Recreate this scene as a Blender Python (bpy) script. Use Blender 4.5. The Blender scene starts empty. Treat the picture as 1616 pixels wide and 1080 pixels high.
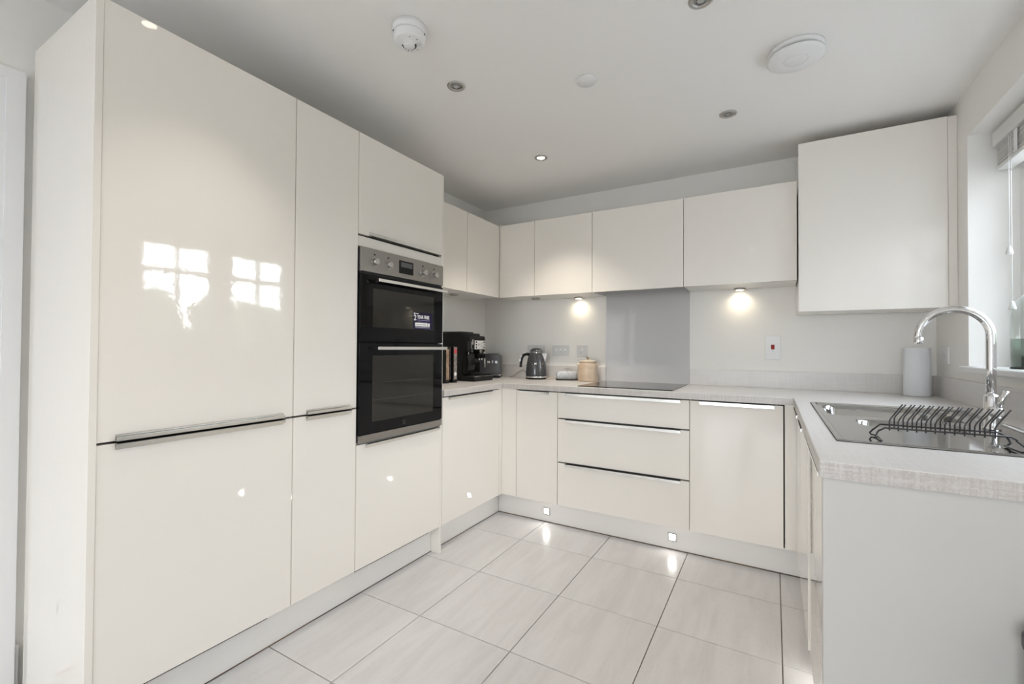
import bpy, bmesh, math, random
from mathutils import Vector, Matrix
random.seed(7)
S = bpy.context.scene
COL = S.collection
PI = math.pi

# ------------------------------------------------------------------ camera
F_PX, YAW, PITCH, ROLL, CAM_H = 709.8749, .5265, .0133, .0059, 1.1497
_c, _s = math.cos(YAW), math.sin(YAW)
_r = Vector((_c, _s, 0)); _f = Vector((-_s, _c, 0)); _u = Vector((0, 0, 1))
fwd = _f * math.cos(PITCH) + _u * math.sin(PITCH)
up2 = -_f * math.sin(PITCH) + _u * math.cos(PITCH)
rgt = _r * math.cos(ROLL) + up2 * math.sin(ROLL)
upv = -_r * math.sin(ROLL) + up2 * math.cos(ROLL)
cd = bpy.data.cameras.new('camera')
cd.sensor_width = 36.0; cd.sensor_fit = 'HORIZONTAL'
cd.lens = F_PX / 1616 * 36.0
cd.clip_start = .02; cd.clip_end = 200
cam = bpy.data.objects.new('camera', cd); COL.objects.link(cam)
M = Matrix((rgt, upv, -fwd)).transposed().to_4x4()
M.translation = Vector((0, 0, CAM_H))
cam.matrix_world = M
S.camera = cam

# ------------------------------------------------------------------ world, light, exposure
W = bpy.data.worlds.new('world'); S.world = W; W.use_nodes = True
nt = W.node_tree; nt.nodes.clear()
tc = nt.nodes.new('ShaderNodeTexCoord'); sep = nt.nodes.new('ShaderNodeSeparateXYZ')
rmp = nt.nodes.new('ShaderNodeValToRGB')
bg = nt.nodes.new('ShaderNodeBackground'); wo = nt.nodes.new('ShaderNodeOutputWorld')
nt.links.new(tc.outputs['Generated'], sep.inputs[0]); nt.links.new(sep.outputs['Z'], rmp.inputs[0])
rmp.color_ramp.elements[0].position = 0.0; rmp.color_ramp.elements[0].color = (.93, .965, 1, 1)
rmp.color_ramp.elements[1].position = 1.0; rmp.color_ramp.elements[1].color = (.80, .88, 1, 1)
nt.links.new(rmp.outputs[0], bg.inputs[0]); nt.links.new(bg.outputs[0], wo.inputs[0])
bg.inputs[1].default_value = 14.6

S.view_settings.view_transform = 'Standard'
S.view_settings.look = 'None'
S.view_settings.gamma = 1.0
S.view_settings.use_curve_mapping = False
S.view_settings.exposure = 0.13
S.cycles.max_bounces = 14
S.cycles.diffuse_bounces = 8
S.cycles.glossy_bounces = 6
S.cycles.transparent_max_bounces = 12
S.cycles.sample_clamp_indirect = 6.0
S.cycles.caustics_reflective = False
S.cycles.caustics_refractive = False

def portal(name, loc, rot, sx, sy):
    l = bpy.data.lights.new(name, 'AREA'); l.shape = 'RECTANGLE'; l.size = sx; l.size_y = sy
    l.cycles.is_portal = True
    o = bpy.data.objects.new(name, l); o.location = loc; o.rotation_euler = rot; COL.objects.link(o)
portal('window_daylight', (1.105, 2.11, 1.60), (0, PI/2, 0), 1.05, 1.36)
portal('added_door_daylight', (-.40, -3.49, 1.03), (PI/2, 0, 0), 1.60, 2.06)  # sampling portal in the added rear door opening

# ------------------------------------------------------------------ materials
def mat(name, color, rough=.5, metal=0.0, spec=.5, coat=0.0, emit=None, emit_s=0.0, trans=0.0, ior=1.5):
    m = bpy.data.materials.new(name); m.use_nodes = True
    b = m.node_tree.nodes['Principled BSDF']
    b.inputs['Base Color'].default_value = (*color, 1)
    b.inputs['Roughness'].default_value = rough
    b.inputs['Metallic'].default_value = metal
    b.inputs['IOR'].default_value = ior
    b.inputs['Specular IOR Level'].default_value = spec
    b.inputs['Coat Weight'].default_value = coat
    b.inputs['Transmission Weight'].default_value = trans
    if emit:
        b.inputs['Emission Color'].default_value = (*emit, 1)
        b.inputs['Emission Strength'].default_value = emit_s
    return m
def nodes(m): return m.node_tree.nodes, m.node_tree.links, m.node_tree.nodes['Principled BSDF']
def noise_bump(m, scale, strength, dist=.001, detail=2, vec_scale=None):
    N, L, b = nodes(m)
    t = N.new('ShaderNodeTexCoord'); n = N.new('ShaderNodeTexNoise'); bp = N.new('ShaderNodeBump')
    n.inputs['Scale'].default_value = scale; n.inputs['Detail'].default_value = detail
    bp.inputs['Strength'].default_value = strength; bp.inputs['Distance'].default_value = dist
    if vec_scale:
        mp = N.new('ShaderNodeMapping'); mp.inputs['Scale'].default_value = vec_scale
        L.new(t.outputs['Object'], mp.inputs[0]); L.new(mp.outputs[0], n.inputs['Vector'])
    else:
        L.new(t.outputs['Object'], n.inputs['Vector'])
    L.new(n.outputs['Fac'], bp.inputs['Height']); L.new(bp.outputs[0], b.inputs['Normal'])
def noise_color(m, c1, c2, scale, vec_scale=(1, 1, 1), detail=4, lo=.35, hi=.65, rot=(0, 0, 0), rnd=False):
    N, L, b = nodes(m)
    t = N.new('ShaderNodeTexCoord'); mp = N.new('ShaderNodeMapping'); n = N.new('ShaderNodeTexNoise'); r = N.new('ShaderNodeValToRGB')
    mp.inputs['Scale'].default_value = vec_scale; mp.inputs['Rotation'].default_value = rot
    n.inputs['Scale'].default_value = scale; n.inputs['Detail'].default_value = detail
    r.color_ramp.elements[0].position = lo; r.color_ramp.elements[0].color = (*c1, 1)
    r.color_ramp.elements[1].position = hi; r.color_ramp.elements[1].color = (*c2, 1)
    if rnd:
        oi = N.new('ShaderNodeObjectInfo'); ad = N.new('ShaderNodeVectorMath'); ad.operation = 'ADD'
        mu = N.new('ShaderNodeMath'); mu.operation = 'MULTIPLY'; mu.inputs[1].default_value = 37.0
        L.new(oi.outputs['Random'], mu.inputs[0]); L.new(t.outputs['Object'], ad.inputs[0]); L.new(mu.outputs[0], ad.inputs[1])
        L.new(ad.outputs[0], mp.inputs[0])
    else:
        L.new(t.outputs['Object'], mp.inputs[0])
    L.new(mp.outputs[0], n.inputs['Vector']); L.new(n.outputs['Fac'], r.inputs[0]); L.new(r.outputs[0], b.inputs['Base Color'])
    return r

m_door = mat('gloss_ivory_lacquer', (.83, .79, .737), .035, coat=0); noise_bump(m_door, 45, .05, .002)
m_doorside = mat('ivory_edge', (.80, .78, .74), .25)
m_carc = mat('white_carcass', (.76, .75, .73), .45)
m_gap = mat('gap_shade_and_vent', (.05, .047, .043), .6)  # near black standing in for shade in door gaps; vent grilles share it
m_plinth = mat('satin_plinth', (.80, .78, .755), .28); noise_bump(m_plinth, 30, .02)
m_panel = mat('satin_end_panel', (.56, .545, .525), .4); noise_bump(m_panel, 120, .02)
m_wall = mat('wall_paint', (.845, .83, .80), .85); noise_bump(m_wall, 160, .05)
m_ceil = mat('ceiling_paint', (.86, .845, .825), .9); noise_bump(m_ceil, 160, .05)
m_gloss_white = mat('white_gloss_paint', (.80, .80, .81), .3)
m_chrome = mat('chrome', (.82, .82, .83), .07, 1.0)
m_alu = mat('brushed_aluminium', (.84, .83, .80), .22, 1.0); noise_bump(m_alu, 60, .04, vec_scale=(1, 40, 40))
m_steel = mat('brushed_steel', (.33, .315, .295), .30, 1.0); noise_bump(m_steel, 30, .05, vec_scale=(60, 1, 60))
m_sink = mat('sink_steel', (.44, .44, .435), .06, 1.0); noise_bump(m_sink, 14, .02)
m_ovenglass = mat('black_oven_glass', (.005, .005, .006), .04, spec=.2)
m_ovenwin = mat('smoked_window_glass', (.028, .026, .022), .05, spec=.28)
m_hob = mat('black_hob_glass', (.012, .012, .013), .05)
m_splash = mat('grey_back_painted_glass', (.56, .555, .56), .08, coat=.3)
m_black = mat('black_gloss_plastic', (.008, .008, .008), .12, spec=.22)
m_blackm = mat('black_matt_plastic', (.015, .015, .016), .45, spec=.22)
m_grey_en = mat('slate_grey_enamel', (.055, .057, .062), .16)
m_grey_en2 = mat('slate_grey_enamel_satin', (.06, .061, .067), .3)
m_whitepl = mat('white_plastic', (.80, .80, .80), .35)
m_greypl = mat('pale_grey_plate', (.68, .68, .68), .3)
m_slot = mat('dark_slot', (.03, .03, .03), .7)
m_red = mat('red_rocker', (.26, .004, .004), .4, spec=.2)
m_stone = mat('buff_stoneware', (.60, .475, .35), .35); noise_color(m_stone, (.56, .43, .31), (.64, .51, .385), 9, (1, 1, 3))
m_stone2 = mat('pale_stoneware', (.68, .58, .46), .3)
m_enamel = mat('pale_grey_enamel', (.55, .57, .60), .3); noise_color(m_enamel, (.48, .50, .535), (.62, .64, .67), 60)
m_paper = mat('kitchen_paper', (.74, .76, .79), .95); noise_bump(m_paper, 180, .6, .002)
m_wire = mat('dark_grey_coated_wire', (.03, .03, .034), .4)
m_navy = mat('navy_sticker', (.012, .008, .04), .5, spec=.2)
m_ink = mat('white_print', (.85, .85, .85), .5)
m_inkg = mat('faint_print', (.22, .19, .33), .5)
m_ink2 = mat('grey_print', (.35, .35, .34), .5)
m_logo = mat('dim_glass_print', (.075, .075, .073), .3)
m_blind = mat('white_slat', (.70, .69, .67), .45)
m_cord = mat('white_cord', (.80, .80, .80), .7)
m_cable = mat('grey_cable', (.30, .29, .28), .5)
m_cable2 = mat('beige_cable', (.62, .52, .42), .5)
m_bin = mat('dark_grey_bin_lid', (.045, .045, .05), .4)
m_binb = mat('grey_bin_metal', (.25, .25, .25), .4, .6)
m_brown = mat('brown_card', (.26, .17, .10), .5); noise_color(m_brown, (.20, .13, .08), (.40, .29, .20), 25)
m_greyred = mat('grey_card', (.22, .20, .19), .4); noise_color(m_greyred, (.12, .11, .105), (.34, .30, .28), 60)
m_redc = mat('red_card', (.55, .06, .07), .4)
m_upvc = mat('white_upvc', (.84, .84, .84), .3)
m_grass = mat('patio_paving', (.34, .335, .325), .9)
m_leaf = mat('hedge_leaf', (.05, .09, .03), .8); noise_color(m_leaf, (.03, .045, .022), (.12, .15, .085), 6)
m_grout = mat('brown_grout', (.18, .13, .09), .8); noise_color(m_grout, (.12, .085, .06), (.27, .19, .13), 5)
m_seal = mat('brown_seal', (.20, .12, .06), .6); noise_color(m_seal, (.06, .05, .045), (.20, .13, .075), 3)
m_lens = mat('lit_lens', (1, 1, 1), .4, emit=(1, .88, .68), emit_s=14)
m_lens2 = mat('lit_plinth_lens', (1, 1, 1), .4, emit=(1, .97, .92), emit_s=45)
m_lens_off = mat('unlit_lamp_glass', (.42, .42, .41), .2)
m_satin = mat('satin_nickel', (.50, .49, .47), .3, 1.0)

# linen worktop
m_top = mat('linen_laminate', (.62, .59, .56), .32)
N, L, b = nodes(m_top)
t = N.new('ShaderNodeTexCoord')
def wv(scale):
    mp = N.new('ShaderNodeMapping'); mp.inputs['Scale'].default_value = scale
    n = N.new('ShaderNodeTexNoise'); n.inputs['Scale'].default_value = 1; n.inputs['Detail'].default_value = 3
    L.new(t.outputs['Object'], mp.inputs[0]); L.new(mp.outputs[0], n.inputs['Vector']); return n
n1 = wv((8, 260, 260)); n2 = wv((260, 260, 8)); n3 = wv((260, 8, 260))
a1 = N.new('ShaderNodeMath'); a1.operation = 'ADD'; a2 = N.new('ShaderNodeMath'); a2.operation = 'ADD'
L.new(n1.outputs['Fac'], a1.inputs[0]); L.new(n2.outputs['Fac'], a1.inputs[1]); L.new(a1.outputs[0], a2.inputs[0]); L.new(n3.outputs['Fac'], a2.inputs[1])
mr = N.new('ShaderNodeMapRange'); mr.inputs['From Min'].default_value = 1.25; mr.inputs['From Max'].default_value = 1.75
L.new(a2.outputs[0], mr.inputs['Value'])
rr = N.new('ShaderNodeValToRGB'); rr.color_ramp.elements[0].color = (.645, .62, .605, 1); rr.color_ramp.elements[1].color = (.70, .685, .675, 1)
L.new(mr.outputs[0], rr.inputs[0]); L.new(rr.outputs[0], b.inputs['Base Color'])

m_edge = m_top.copy(); m_edge.name = 'linen_edge_shaded'  # pinker edge print, also darkened for the shaded fascia
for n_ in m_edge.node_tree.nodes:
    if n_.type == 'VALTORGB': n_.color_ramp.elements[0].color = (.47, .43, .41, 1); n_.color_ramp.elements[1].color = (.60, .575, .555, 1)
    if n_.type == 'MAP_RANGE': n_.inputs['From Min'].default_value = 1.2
# stone-effect floor tile
m_tile = mat('grey_stone_tile', (.62, .59, .57), .22)
N, L, b = nodes(m_tile)
t = N.new('ShaderNodeTexCoord'); oi = N.new('ShaderNodeObjectInfo')
mu = N.new('ShaderNodeMath'); mu.operation = 'MULTIPLY'; mu.inputs[1].default_value = 53.0
ad = N.new('ShaderNodeVectorMath'); ad.operation = 'ADD'
L.new(oi.outputs['Random'], mu.inputs[0]); L.new(t.outputs['Object'], ad.inputs[0]); L.new(mu.outputs[0], ad.inputs[1])
mp = N.new('ShaderNodeMapping'); mp.inputs['Rotation'].default_value = (0, 0, .12); mp.inputs['Scale'].default_value = (16, 2.2, 1)
n1 = N.new('ShaderNodeTexNoise'); n1.inputs['Scale'].default_value = 1.0; n1.inputs['Detail'].default_value = 7; n1.inputs['Roughness'].default_value = .62; n1.inputs['Distortion'].default_value = .6
L.new(ad.outputs[0], mp.inputs[0]); L.new(mp.outputs[0], n1.inputs['Vector'])
rr = N.new('ShaderNodeValToRGB')
rr.color_ramp.elements[0].position = .28; rr.color_ramp.elements[0].color = (.615, .60, .598, 1)
rr.color_ramp.elements[1].position = .62; rr.color_ramp.elements[1].color = (.685, .675, .675, 1)
L.new(n1.outputs['Fac'], rr.inputs[0])
n2 = N.new('ShaderNodeTexNoise'); n2.inputs['Scale'].default_value = 150; n2.inputs['Detail'].default_value = 2
L.new(ad.outputs[0], n2.inputs['Vector'])
r2 = N.new('ShaderNodeValToRGB'); r2.color_ramp.elements[0].position = .22; r2.color_ramp.elements[0].color = (.80, .79, .78, 1); r2.color_ramp.elements[1].position = .36; r2.color_ramp.elements[1].color = (1, 1, 1, 1)
L.new(n2.outputs['Fac'], r2.inputs[0])
mx = N.new('ShaderNodeMix'); mx.data_type = 'RGBA'; mx.blend_type = 'MULTIPLY'; mx.inputs['Factor'].default_value = 1
L.new(rr.outputs[0], mx.inputs[6]); L.new(r2.outputs[0], mx.inputs[7]); L.new(mx.outputs[2], b.inputs['Base Color'])

def thin_glass(name, tint, refl=.08):
    m = bpy.data.materials.new(name); m.use_nodes = True
    N, L = m.node_tree.nodes, m.node_tree.links; N.clear()
    o = N.new('ShaderNodeOutputMaterial'); mix = N.new('ShaderNodeMixShader'); tr = N.new('ShaderNodeBsdfTransparent'); gl = N.new('ShaderNodeBsdfGlossy')
    lw = N.new('ShaderNodeLayerWeight'); lw.inputs['Blend'].default_value = .5
    pw = N.new('ShaderNodeMath'); pw.operation = 'POWER'; pw.inputs[1].default_value = 4.0
    fr = N.new('ShaderNodeMath'); fr.operation = 'MULTIPLY_ADD'; fr.inputs[1].default_value = .55; fr.inputs[2].default_value = .04
    L.new(lw.outputs['Facing'], pw.inputs[0]); L.new(pw.outputs[0], fr.inputs[0])
    tr.inputs[0].default_value = (*tint, 1); gl.inputs['Roughness'].default_value = .02
    L.new(fr.outputs[0], mix.inputs[0]); L.new(tr.outputs[0], mix.inputs[1]); L.new(gl.outputs[0], mix.inputs[2]); L.new(mix.outputs[0], o.inputs[0])
    return m
m_glass = thin_glass('window_glass', (.96, .97, .97))
m_bottle = thin_glass('clear_bottle_glass', (.86, .88, .875))
m_bottle2 = thin_glass('green_tinted_glass', (.70, .76, .72))

# ------------------------------------------------------------------ mesh helpers
class MB:
    def __init__(self): self.bm = bmesh.new(); self.smooth = False
    def _merge(self, t):
        me = bpy.data.meshes.new('t'); t.to_mesh(me); t.free(); self.bm.from_mesh(me); bpy.data.meshes.remove(me)
    def box(self, lo, hi, bev=0.0, seg=2):
        lo2 = [min(a, b) for a, b in zip(lo, hi)]; hi2 = [max(a, b) for a, b in zip(lo, hi)]
        t = bmesh.new(); r = bmesh.ops.create_cube(t, size=1)
        for v in t.verts:
            v.co = Vector([(l + h) / 2 + c * (h - l) for l, h, c in zip(lo2, hi2, v.co)])
        if bev: bmesh.ops.bevel(t, geom=list(t.edges), offset=bev, segments=seg, profile=.5, affect='EDGES')
        self._merge(t); return self
    def lathe(self, prof, c, seg=32, frame=None, smooth=True):
        """prof: list of (r, h); frame: (x axis, y axis, z axis) of the turning"""
        X, Y, Z = frame or (Vector((1, 0, 0)), Vector((0, 1, 0)), Vector((0, 0, 1)))
        c = Vector(c); rings = []
        for r, h in prof:
            if r < 1e-6: rings.append([self.bm.verts.new(c + Z * h)])
            else: rings.append([self.bm.verts.new(c + X * (r * math.cos(2*PI*i/seg)) + Y * (r * math.sin(2*PI*i/seg)) + Z * h) for i in range(seg)])
        for A, B in zip(rings, rings[1:]):
            for i in range(seg):
                j = (i + 1) % seg
                if len(A) == 1 and len(B) == 1: continue
                if len(A) == 1: f = self.bm.faces.new((A[0], B[i], B[j]))
                elif len(B) == 1: f = self.bm.faces.new((A[i], A[j], B[0]))
                else: f = self.bm.faces.new((A[i], A[j], B[j], B[i]))
                f.smooth = smooth
        if len(rings[0]) > 1: self.bm.faces.new(list(reversed(rings[0])))
        if len(rings[-1]) > 1: self.bm.faces.new(rings[-1])
        return self
    def cyl(self, p0, p1, r0, r1=None, seg=24, bev=0):
        p0, p1 = Vector(p0), Vector(p1); Z = (p1 - p0); h = Z.length; Z.normalize()
        X = Z.orthogonal().normalized(); Y = Z.cross(X); r1 = r0 if r1 is None else r1
        if bev: prof = [(r0 - bev, 0), (r0, bev), (r1, h - bev), (r1 - bev, h)]
        else: prof = [(r0, 0), (r1, h)]
        return self.lathe(prof, p0, seg, (X, Y, Z), smooth=True)
    def tube(self, pts, r, seg=10, closed=False):
        pts = [Vector(p) for p in pts]; n = len(pts); rings = []; prevX = None
        rs = r if isinstance(r, (list, tuple)) else [r] * n
        for i, p in enumerate(pts):
            if closed: d = pts[(i + 1) % n] - pts[i - 1]
            else: d = pts[min(i + 1, n - 1)] - pts[max(i - 1, 0)]
            d.normalize()
            X = d.orthogonal().normalized() if prevX is None else (prevX - d * prevX.dot(d)).normalized()
            prevX = X; Y = d.cross(X)
            rings.append([self.bm.verts.new(p + X * (rs[i] * math.cos(2*PI*k/seg)) + Y * (rs[i] * math.sin(2*PI*k/seg))) for k in range(seg)])
        pairs = list(zip(rings, rings[1:])) + ([(rings[-1], rings[0])] if closed else [])
        for A, B in pairs:
            for k in range(seg):
                f = self.bm.faces.new((A[k], A[(k + 1) % seg], B[(k + 1) % seg], B[k])); f.smooth = True
        if not closed:
            self.bm.faces.new(list(reversed(rings[0]))); self.bm.faces.new(rings[-1])
        return self
    def prism(self, poly, o, ax, ay, az, depth, bev=0):
        """extrude polygon (list of 2-D points) in frame ax, ay along az"""
        t = bmesh.new(); o, ax, ay, az = map(Vector, (o, ax, ay, az))
        A = [t.verts.new(o + ax * x + ay * y) for x, y in poly]; B = [t.verts.new(o + ax * x + ay * y + az * depth) for x, y in poly]
        n = len(A); t.faces.new(A); t.faces.new(list(reversed(B)))
        for i in range(n): t.faces.new((A[i], B[i], B[(i + 1) % n], A[(i + 1) % n]))
        bmesh.ops.recalc_face_normals(t, faces=list(t.faces))
        if bev: bmesh.ops.bevel(t, geom=list(t.edges), offset=bev, segments=2, profile=.5, affect='EDGES')
        self._merge(t); return self
    def cells(self, xs, ys, keep, z0, z1):
        bm = self.bm; V = {}
        def v(i, j, z):
            k = (i, j, z)
            if k not in V: V[k] = bm.verts.new((xs[i], ys[j], z))
            return V[k]
        nx, ny = len(xs) - 1, len(ys) - 1
        K = {(i, j) for i in range(nx) for j in range(ny) if keep(i, j)}
        for i, j in K:
            bm.faces.new((v(i, j, z1), v(i + 1, j, z1), v(i + 1, j + 1, z1), v(i, j + 1, z1)))
            bm.faces.new((v(i, j, z0), v(i, j + 1, z0), v(i + 1, j + 1, z0), v(i + 1, j, z0)))
            for di, dj, a, b in ((-1, 0, (i, j + 1), (i, j)), (1, 0, (i + 1, j), (i + 1, j + 1)), (0, -1, (i, j), (i + 1, j)), (0, 1, (i + 1, j + 1), (i, j + 1))):
                if (i + di, j + dj) not in K:
                    bm.faces.new((v(*a, z0), v(*b, z0), v(*b, z1), v(*a, z1)))
        return self

ORG = {}
def world_of(o): return ORG.get(o.name, Vector((0, 0, 0)))
def empty(name, loc, label, cat, group=None):
    o = bpy.data.objects.new(name, None); COL.objects.link(o); o.location = loc; o.empty_display_size = .05
    ORG[o.name] = Vector(loc); o['label'] = label; o['category'] = cat
    if group: o['group'] = group
    return o
def build(name, mb, m, parent=None, label=None, cat=None, group=None, kind=None, origin=None):
    bm = mb.bm if isinstance(mb, MB) else mb
    bmesh.ops.recalc_face_normals(bm, faces=list(bm.faces))
    lo = [min(v.co[i] for v in bm.verts) for i in range(3)]; hi = [max(v.co[i] for v in bm.verts) for i in range(3)]
    c = Vector(origin) if origin else Vector([(a + b) / 2 for a, b in zip(lo, hi)])
    if not parent and not origin: c.z = lo[2]
    for v in bm.verts: v.co -= c
    me = bpy.data.meshes.new(name); bm.to_mesh(me); bm.free()
    me.materials.append(m)
    o = bpy.data.objects.new(name, me); COL.objects.link(o)
    ORG[o.name] = c
    if parent: o.parent = parent; o.location = c - world_of(parent)
    else: o.location = c
    if label: o['label'] = label
    if cat: o['category'] = cat
    if group: o['group'] = group
    if kind: o['kind'] = kind
    return o
def box(name, lo, hi, m, parent=None, bev=0.0, **k): return build(name, MB().box(lo, hi, bev), m, parent, **k)
def struct(name, mb, m, parent=None, label=None): return build(name, mb, m, parent, label=label, kind='structure' if not parent else None)
def copy_tree(o, delta, label=None, group=None):
    c = o.copy(); COL.objects.link(c); c.location = o.location + Vector(delta); ORG[c.name] = c.location.copy()
    if label: c['label'] = label
    if group: c['group'] = group
    for ch in list(o.children):
        d = ch.copy(); COL.objects.link(d); d.parent = c
        for g in list(ch.children):
            e = g.copy(); COL.objects.link(e); e.parent = d
    return c
def text_mb(s, size, o, ax, ay, az, depth=.0006, align='LEFT', sx=1.0, bold=0.0):
    cu = bpy.data.curves.new('t', 'FONT'); cu.body = s; cu.size = size; cu.extrude = depth / 2; cu.align_x = align; cu.offset = bold
    cu.resolution_u = 3
    ob = bpy.data.objects.new('t', cu); COL.objects.link(ob)
    dg = bpy.context.evaluated_depsgraph_get(); me = bpy.data.meshes.new_from_object(ob.evaluated_get(dg))
    COL.objects.unlink(ob); bpy.data.objects.remove(ob); bpy.data.curves.remove(cu)
    mb = MB(); mb.bm.from_mesh(me); bpy.data.meshes.remove(me)
    o, ax, ay, az = map(Vector, (o, ax, ay, az))
    for v in mb.bm.verts: v.co = o + ax * (v.co.x * sx) + ay * v.co.y + az * v.co.z
    return mb

# ------------------------------------------------------------------ key dimensions (metres)
XL, XA, YA, XZ, ZC = -1.611, -2.16, 3.2468, .76, 2.3326
YB, YR = 2.6408, -3.40
Y1, Y2, Y3 = 1.0859, 1.3928, 1.9963
ZW, Zw, ZP = .91, .8736, .1504
# faces: map (a, d, z): a along the run, d outwards from the front plane
def faceL(x): return lambda a, d, z: (x + d, a, z)
def faceB(y): return lambda a, d, z: (a, y - d, z)
def faceR(x): return lambda a, d, z: (x - d, a, z)
def fbox(name, F, a0, a1, d0, d1, z0, z1, m, parent=None, bev=0.0, **k):
    return box(name, F(a0, d0, z0), F(a1, d1, z1), m, parent, bev, **k)

# ------------------------------------------------------------------ room
mb = MB().box((XA - .3, YR - .3, -.12), (XZ + .4, YA + .1, -.006))
floor = struct('floor', mb, m_grout); floor['label'] = 'floor of large pale grey stone-effect tiles with brown grout'
gx = [.027 - .446 * i for i in range(5)][::-1] + [.473, XZ - .003]
gy = [2.8239 - .4463 * j for j in range(14)][::-1]
gy = [y for y in gy if y > YR]; gy = [YR + .003] + gy
gx[0] = gx[0] + 0
cols = [(-1.757, -1.311), (-1.311, -.865), (-.865, -.419), (-.419, .027), (.027, .473), (.473, XZ - .004)]
cols = [(XA + .004, -1.757)] + cols
G = .0017
for ca, cb in cols:
    for ra, rb in zip(gy, gy[1:]):
        if ca < -2 and ra > .3: continue
        dz = random.uniform(-.0002, .0002)
        t = build('tile', MB().box((ca + G, ra + G, -.010), (cb - G, rb - G, 0 + dz * 0), .0009, 1), m_tile, floor)
ceil_ = struct('ceiling', MB().box((XA - .3, YR - .3, ZC), (XZ + .4, YA + .1, ZC + .12)), m_ceil)
struct('wall_back', MB().box((XA - .3, YA, -.006), (XZ + .4, YA + .1, ZC)), m_wall)
# left wall with door opening y -.405 .. .393
DY0, DY1, DZ = -.385, .393, 1.985
mb = MB().box((XA - .12, DY1, -.006), (XA, YA, ZC)).box((XA - .12, YR, -.006), (XA, DY0, ZC)).box((XA - .12, DY0, DZ), (XA, DY1, ZC))
struct('wall_left', mb, m_wall)
# right wall with window opening
WY0, WY1, WZ0, WZ1 = 1.44, 2.783, 1.079, 2.121
mb = MB().box((XZ, YR, -.006), (XZ + .34, WY0, ZC)).box((XZ, WY1, -.006), (XZ + .34, YA, ZC)).box((XZ, WY0, -.006), (XZ + .34, WY1, WZ0)).box((XZ, WY0, WZ1), (XZ + .34, WY1, ZC))
struct('wall_right', mb, m_wall)
# wall behind the camera with an added glazed double door, sized for daylight
PX0, PX1, PZ1 = -1.20, .40, 2.06
mb = MB().box((XA - .12, YR - .12, -.006), (PX0, YR, ZC)).box((PX1, YR - .12, -.006), (XZ + .3, YR, ZC)).box((PX0, YR - .12, PZ1), (PX1, YR, ZC))
struct('wall_rear', mb, m_wall)
dr = struct('door_2', MB().box((PX0, YR - .10, 0), (PX0 + .05, YR - .04, PZ1)).box((PX1 - .05, YR - .10, 0), (PX1, YR - .04, PZ1)).box((PX0 + .05, YR - .099, PZ1 - .05), (PX1 - .05, YR - .041, PZ1)).box((PX0 + .05, YR - .099, 0), (PX1 - .05, YR - .041, .04)), m_upvc)
dr['label'] = 'white glazed double door added behind the viewer to let in daylight'
for k in range(2):
    a = PX0 + .05 + k * (PX1 - PX0 - .10) / 2; bb = a + (PX1 - PX0 - .10) / 2
    lf = build('door_leaf', MB().box((a, YR - .09, .04), (a + .07, YR - .05, PZ1 - .05)).box((bb - .07, YR - .09, .04), (bb, YR - .05, PZ1 - .05)).box((a + .07, YR - .089, .04), (bb - .07, YR - .051, .22)).box((a + .07, YR - .089, PZ1 - .13), (bb - .07, YR - .051, PZ1 - .05)), m_upvc, dr)
    build('pane', MB().box((a + .07, YR - .073, .22), (bb - .07, YR - .067, PZ1 - .13)), m_glass, lf)
# window: frame, two sashes with glazing bars
wn = struct('window_1', MB().box((.925, WY0, WZ0), (.995, WY0 + .05, WZ1)).box((.925, WY1 - .05, WZ0), (.995, WY1, WZ1)).box((.925, WY0, WZ0), (.995, WY1, WZ0 + .05)).box((.925, WY0, WZ1 - .05), (.995, WY1, WZ1)).box((.925, 2.075, WZ0), (.995, 2.145, WZ1)), m_upvc)
wn['label'] = 'white two-sash window over the sink'
for a, bb in ((WY0 + .05, 2.075), (2.145, WY1 - .05)):
    sh = build('sash', MB().box((.93, a, WZ0 + .05), (.985, a + .055, WZ1 - .05)).box((.93, bb - .055, WZ0 + .05), (.985, bb, WZ1 - .05)).box((.93, a, WZ0 + .05), (.985, bb, WZ0 + .105)).box((.93, a, WZ1 - .105), (.985, bb, WZ1 - .05)), m_upvc, wn)
    build('pane', MB().box((.955, a + .055, WZ0 + .105), (.961, bb - .055, WZ1 - .105)), m_glass, sh)
    md = (a + bb) / 2
    build('glazing_bar', MB().box((.945, a + .055, 1.735), (.971, bb - .055, 1.77)), m_upvc, sh)
    build('glazing_bar', MB().box((.947, md - .011, WZ0 + .105), (.969, md + .011, WZ1 - .105)), m_upvc, sh)
sl = struct('trim_1', MB().box((XZ - .022, WY0 - .06, WZ0 - .026), (XZ + .0005, WY1 + .055, WZ0), .006).box((XZ - .01, WY0 + .001, WZ0 - .02), (.925, WY1 - .001, WZ0 + .0015)), m_gloss_white)
sl['label'] = 'white painted window sill with rounded nosing'
# interior door at the left edge
AX = XA + .018
ar = struct('trim_2', MB().box((XA, DY1 + .004, 0), (AX, DY1 + .0735, DZ + .004)).box((XA, DY0 - .0635, 0), (AX, DY0 - .004, DZ + .004)).box((XA, DY0 - .0635, DZ + .004), (AX, DY1 + .0735, DZ + .0635))
            .box((XA, DY1 + .030, 0), (AX + .006, DY1 + .074, DZ + .030)).box((XA, DY0 - .064, 0), (AX + .006, DY0 - .030, DZ + .030)).box((XA, DY0 - .064, DZ + .030), (AX + .006, DY1 + .074, DZ + .064)), m_gloss_white)
ar['label'] = 'white moulded architrave around the left door'
d1 = struct('door_1', MB().box((XA - .045, DY0 + .003, .006), (XA - .005, DY1 - .003, DZ - .004), .002), m_gloss_white); d1['label'] = 'white interior door at the left edge'
for z0, z1 in ((.25, .90), (1.05, 1.85)):
    for a, bb in ((DY0 + .10, DY0 + .34), (DY0 + .43, DY1 - .10)):
        build('door_panel', MB().box((XA - .006, a, z0), (XA + .002, bb, z1), .004), m_gloss_white, d1)
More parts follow.
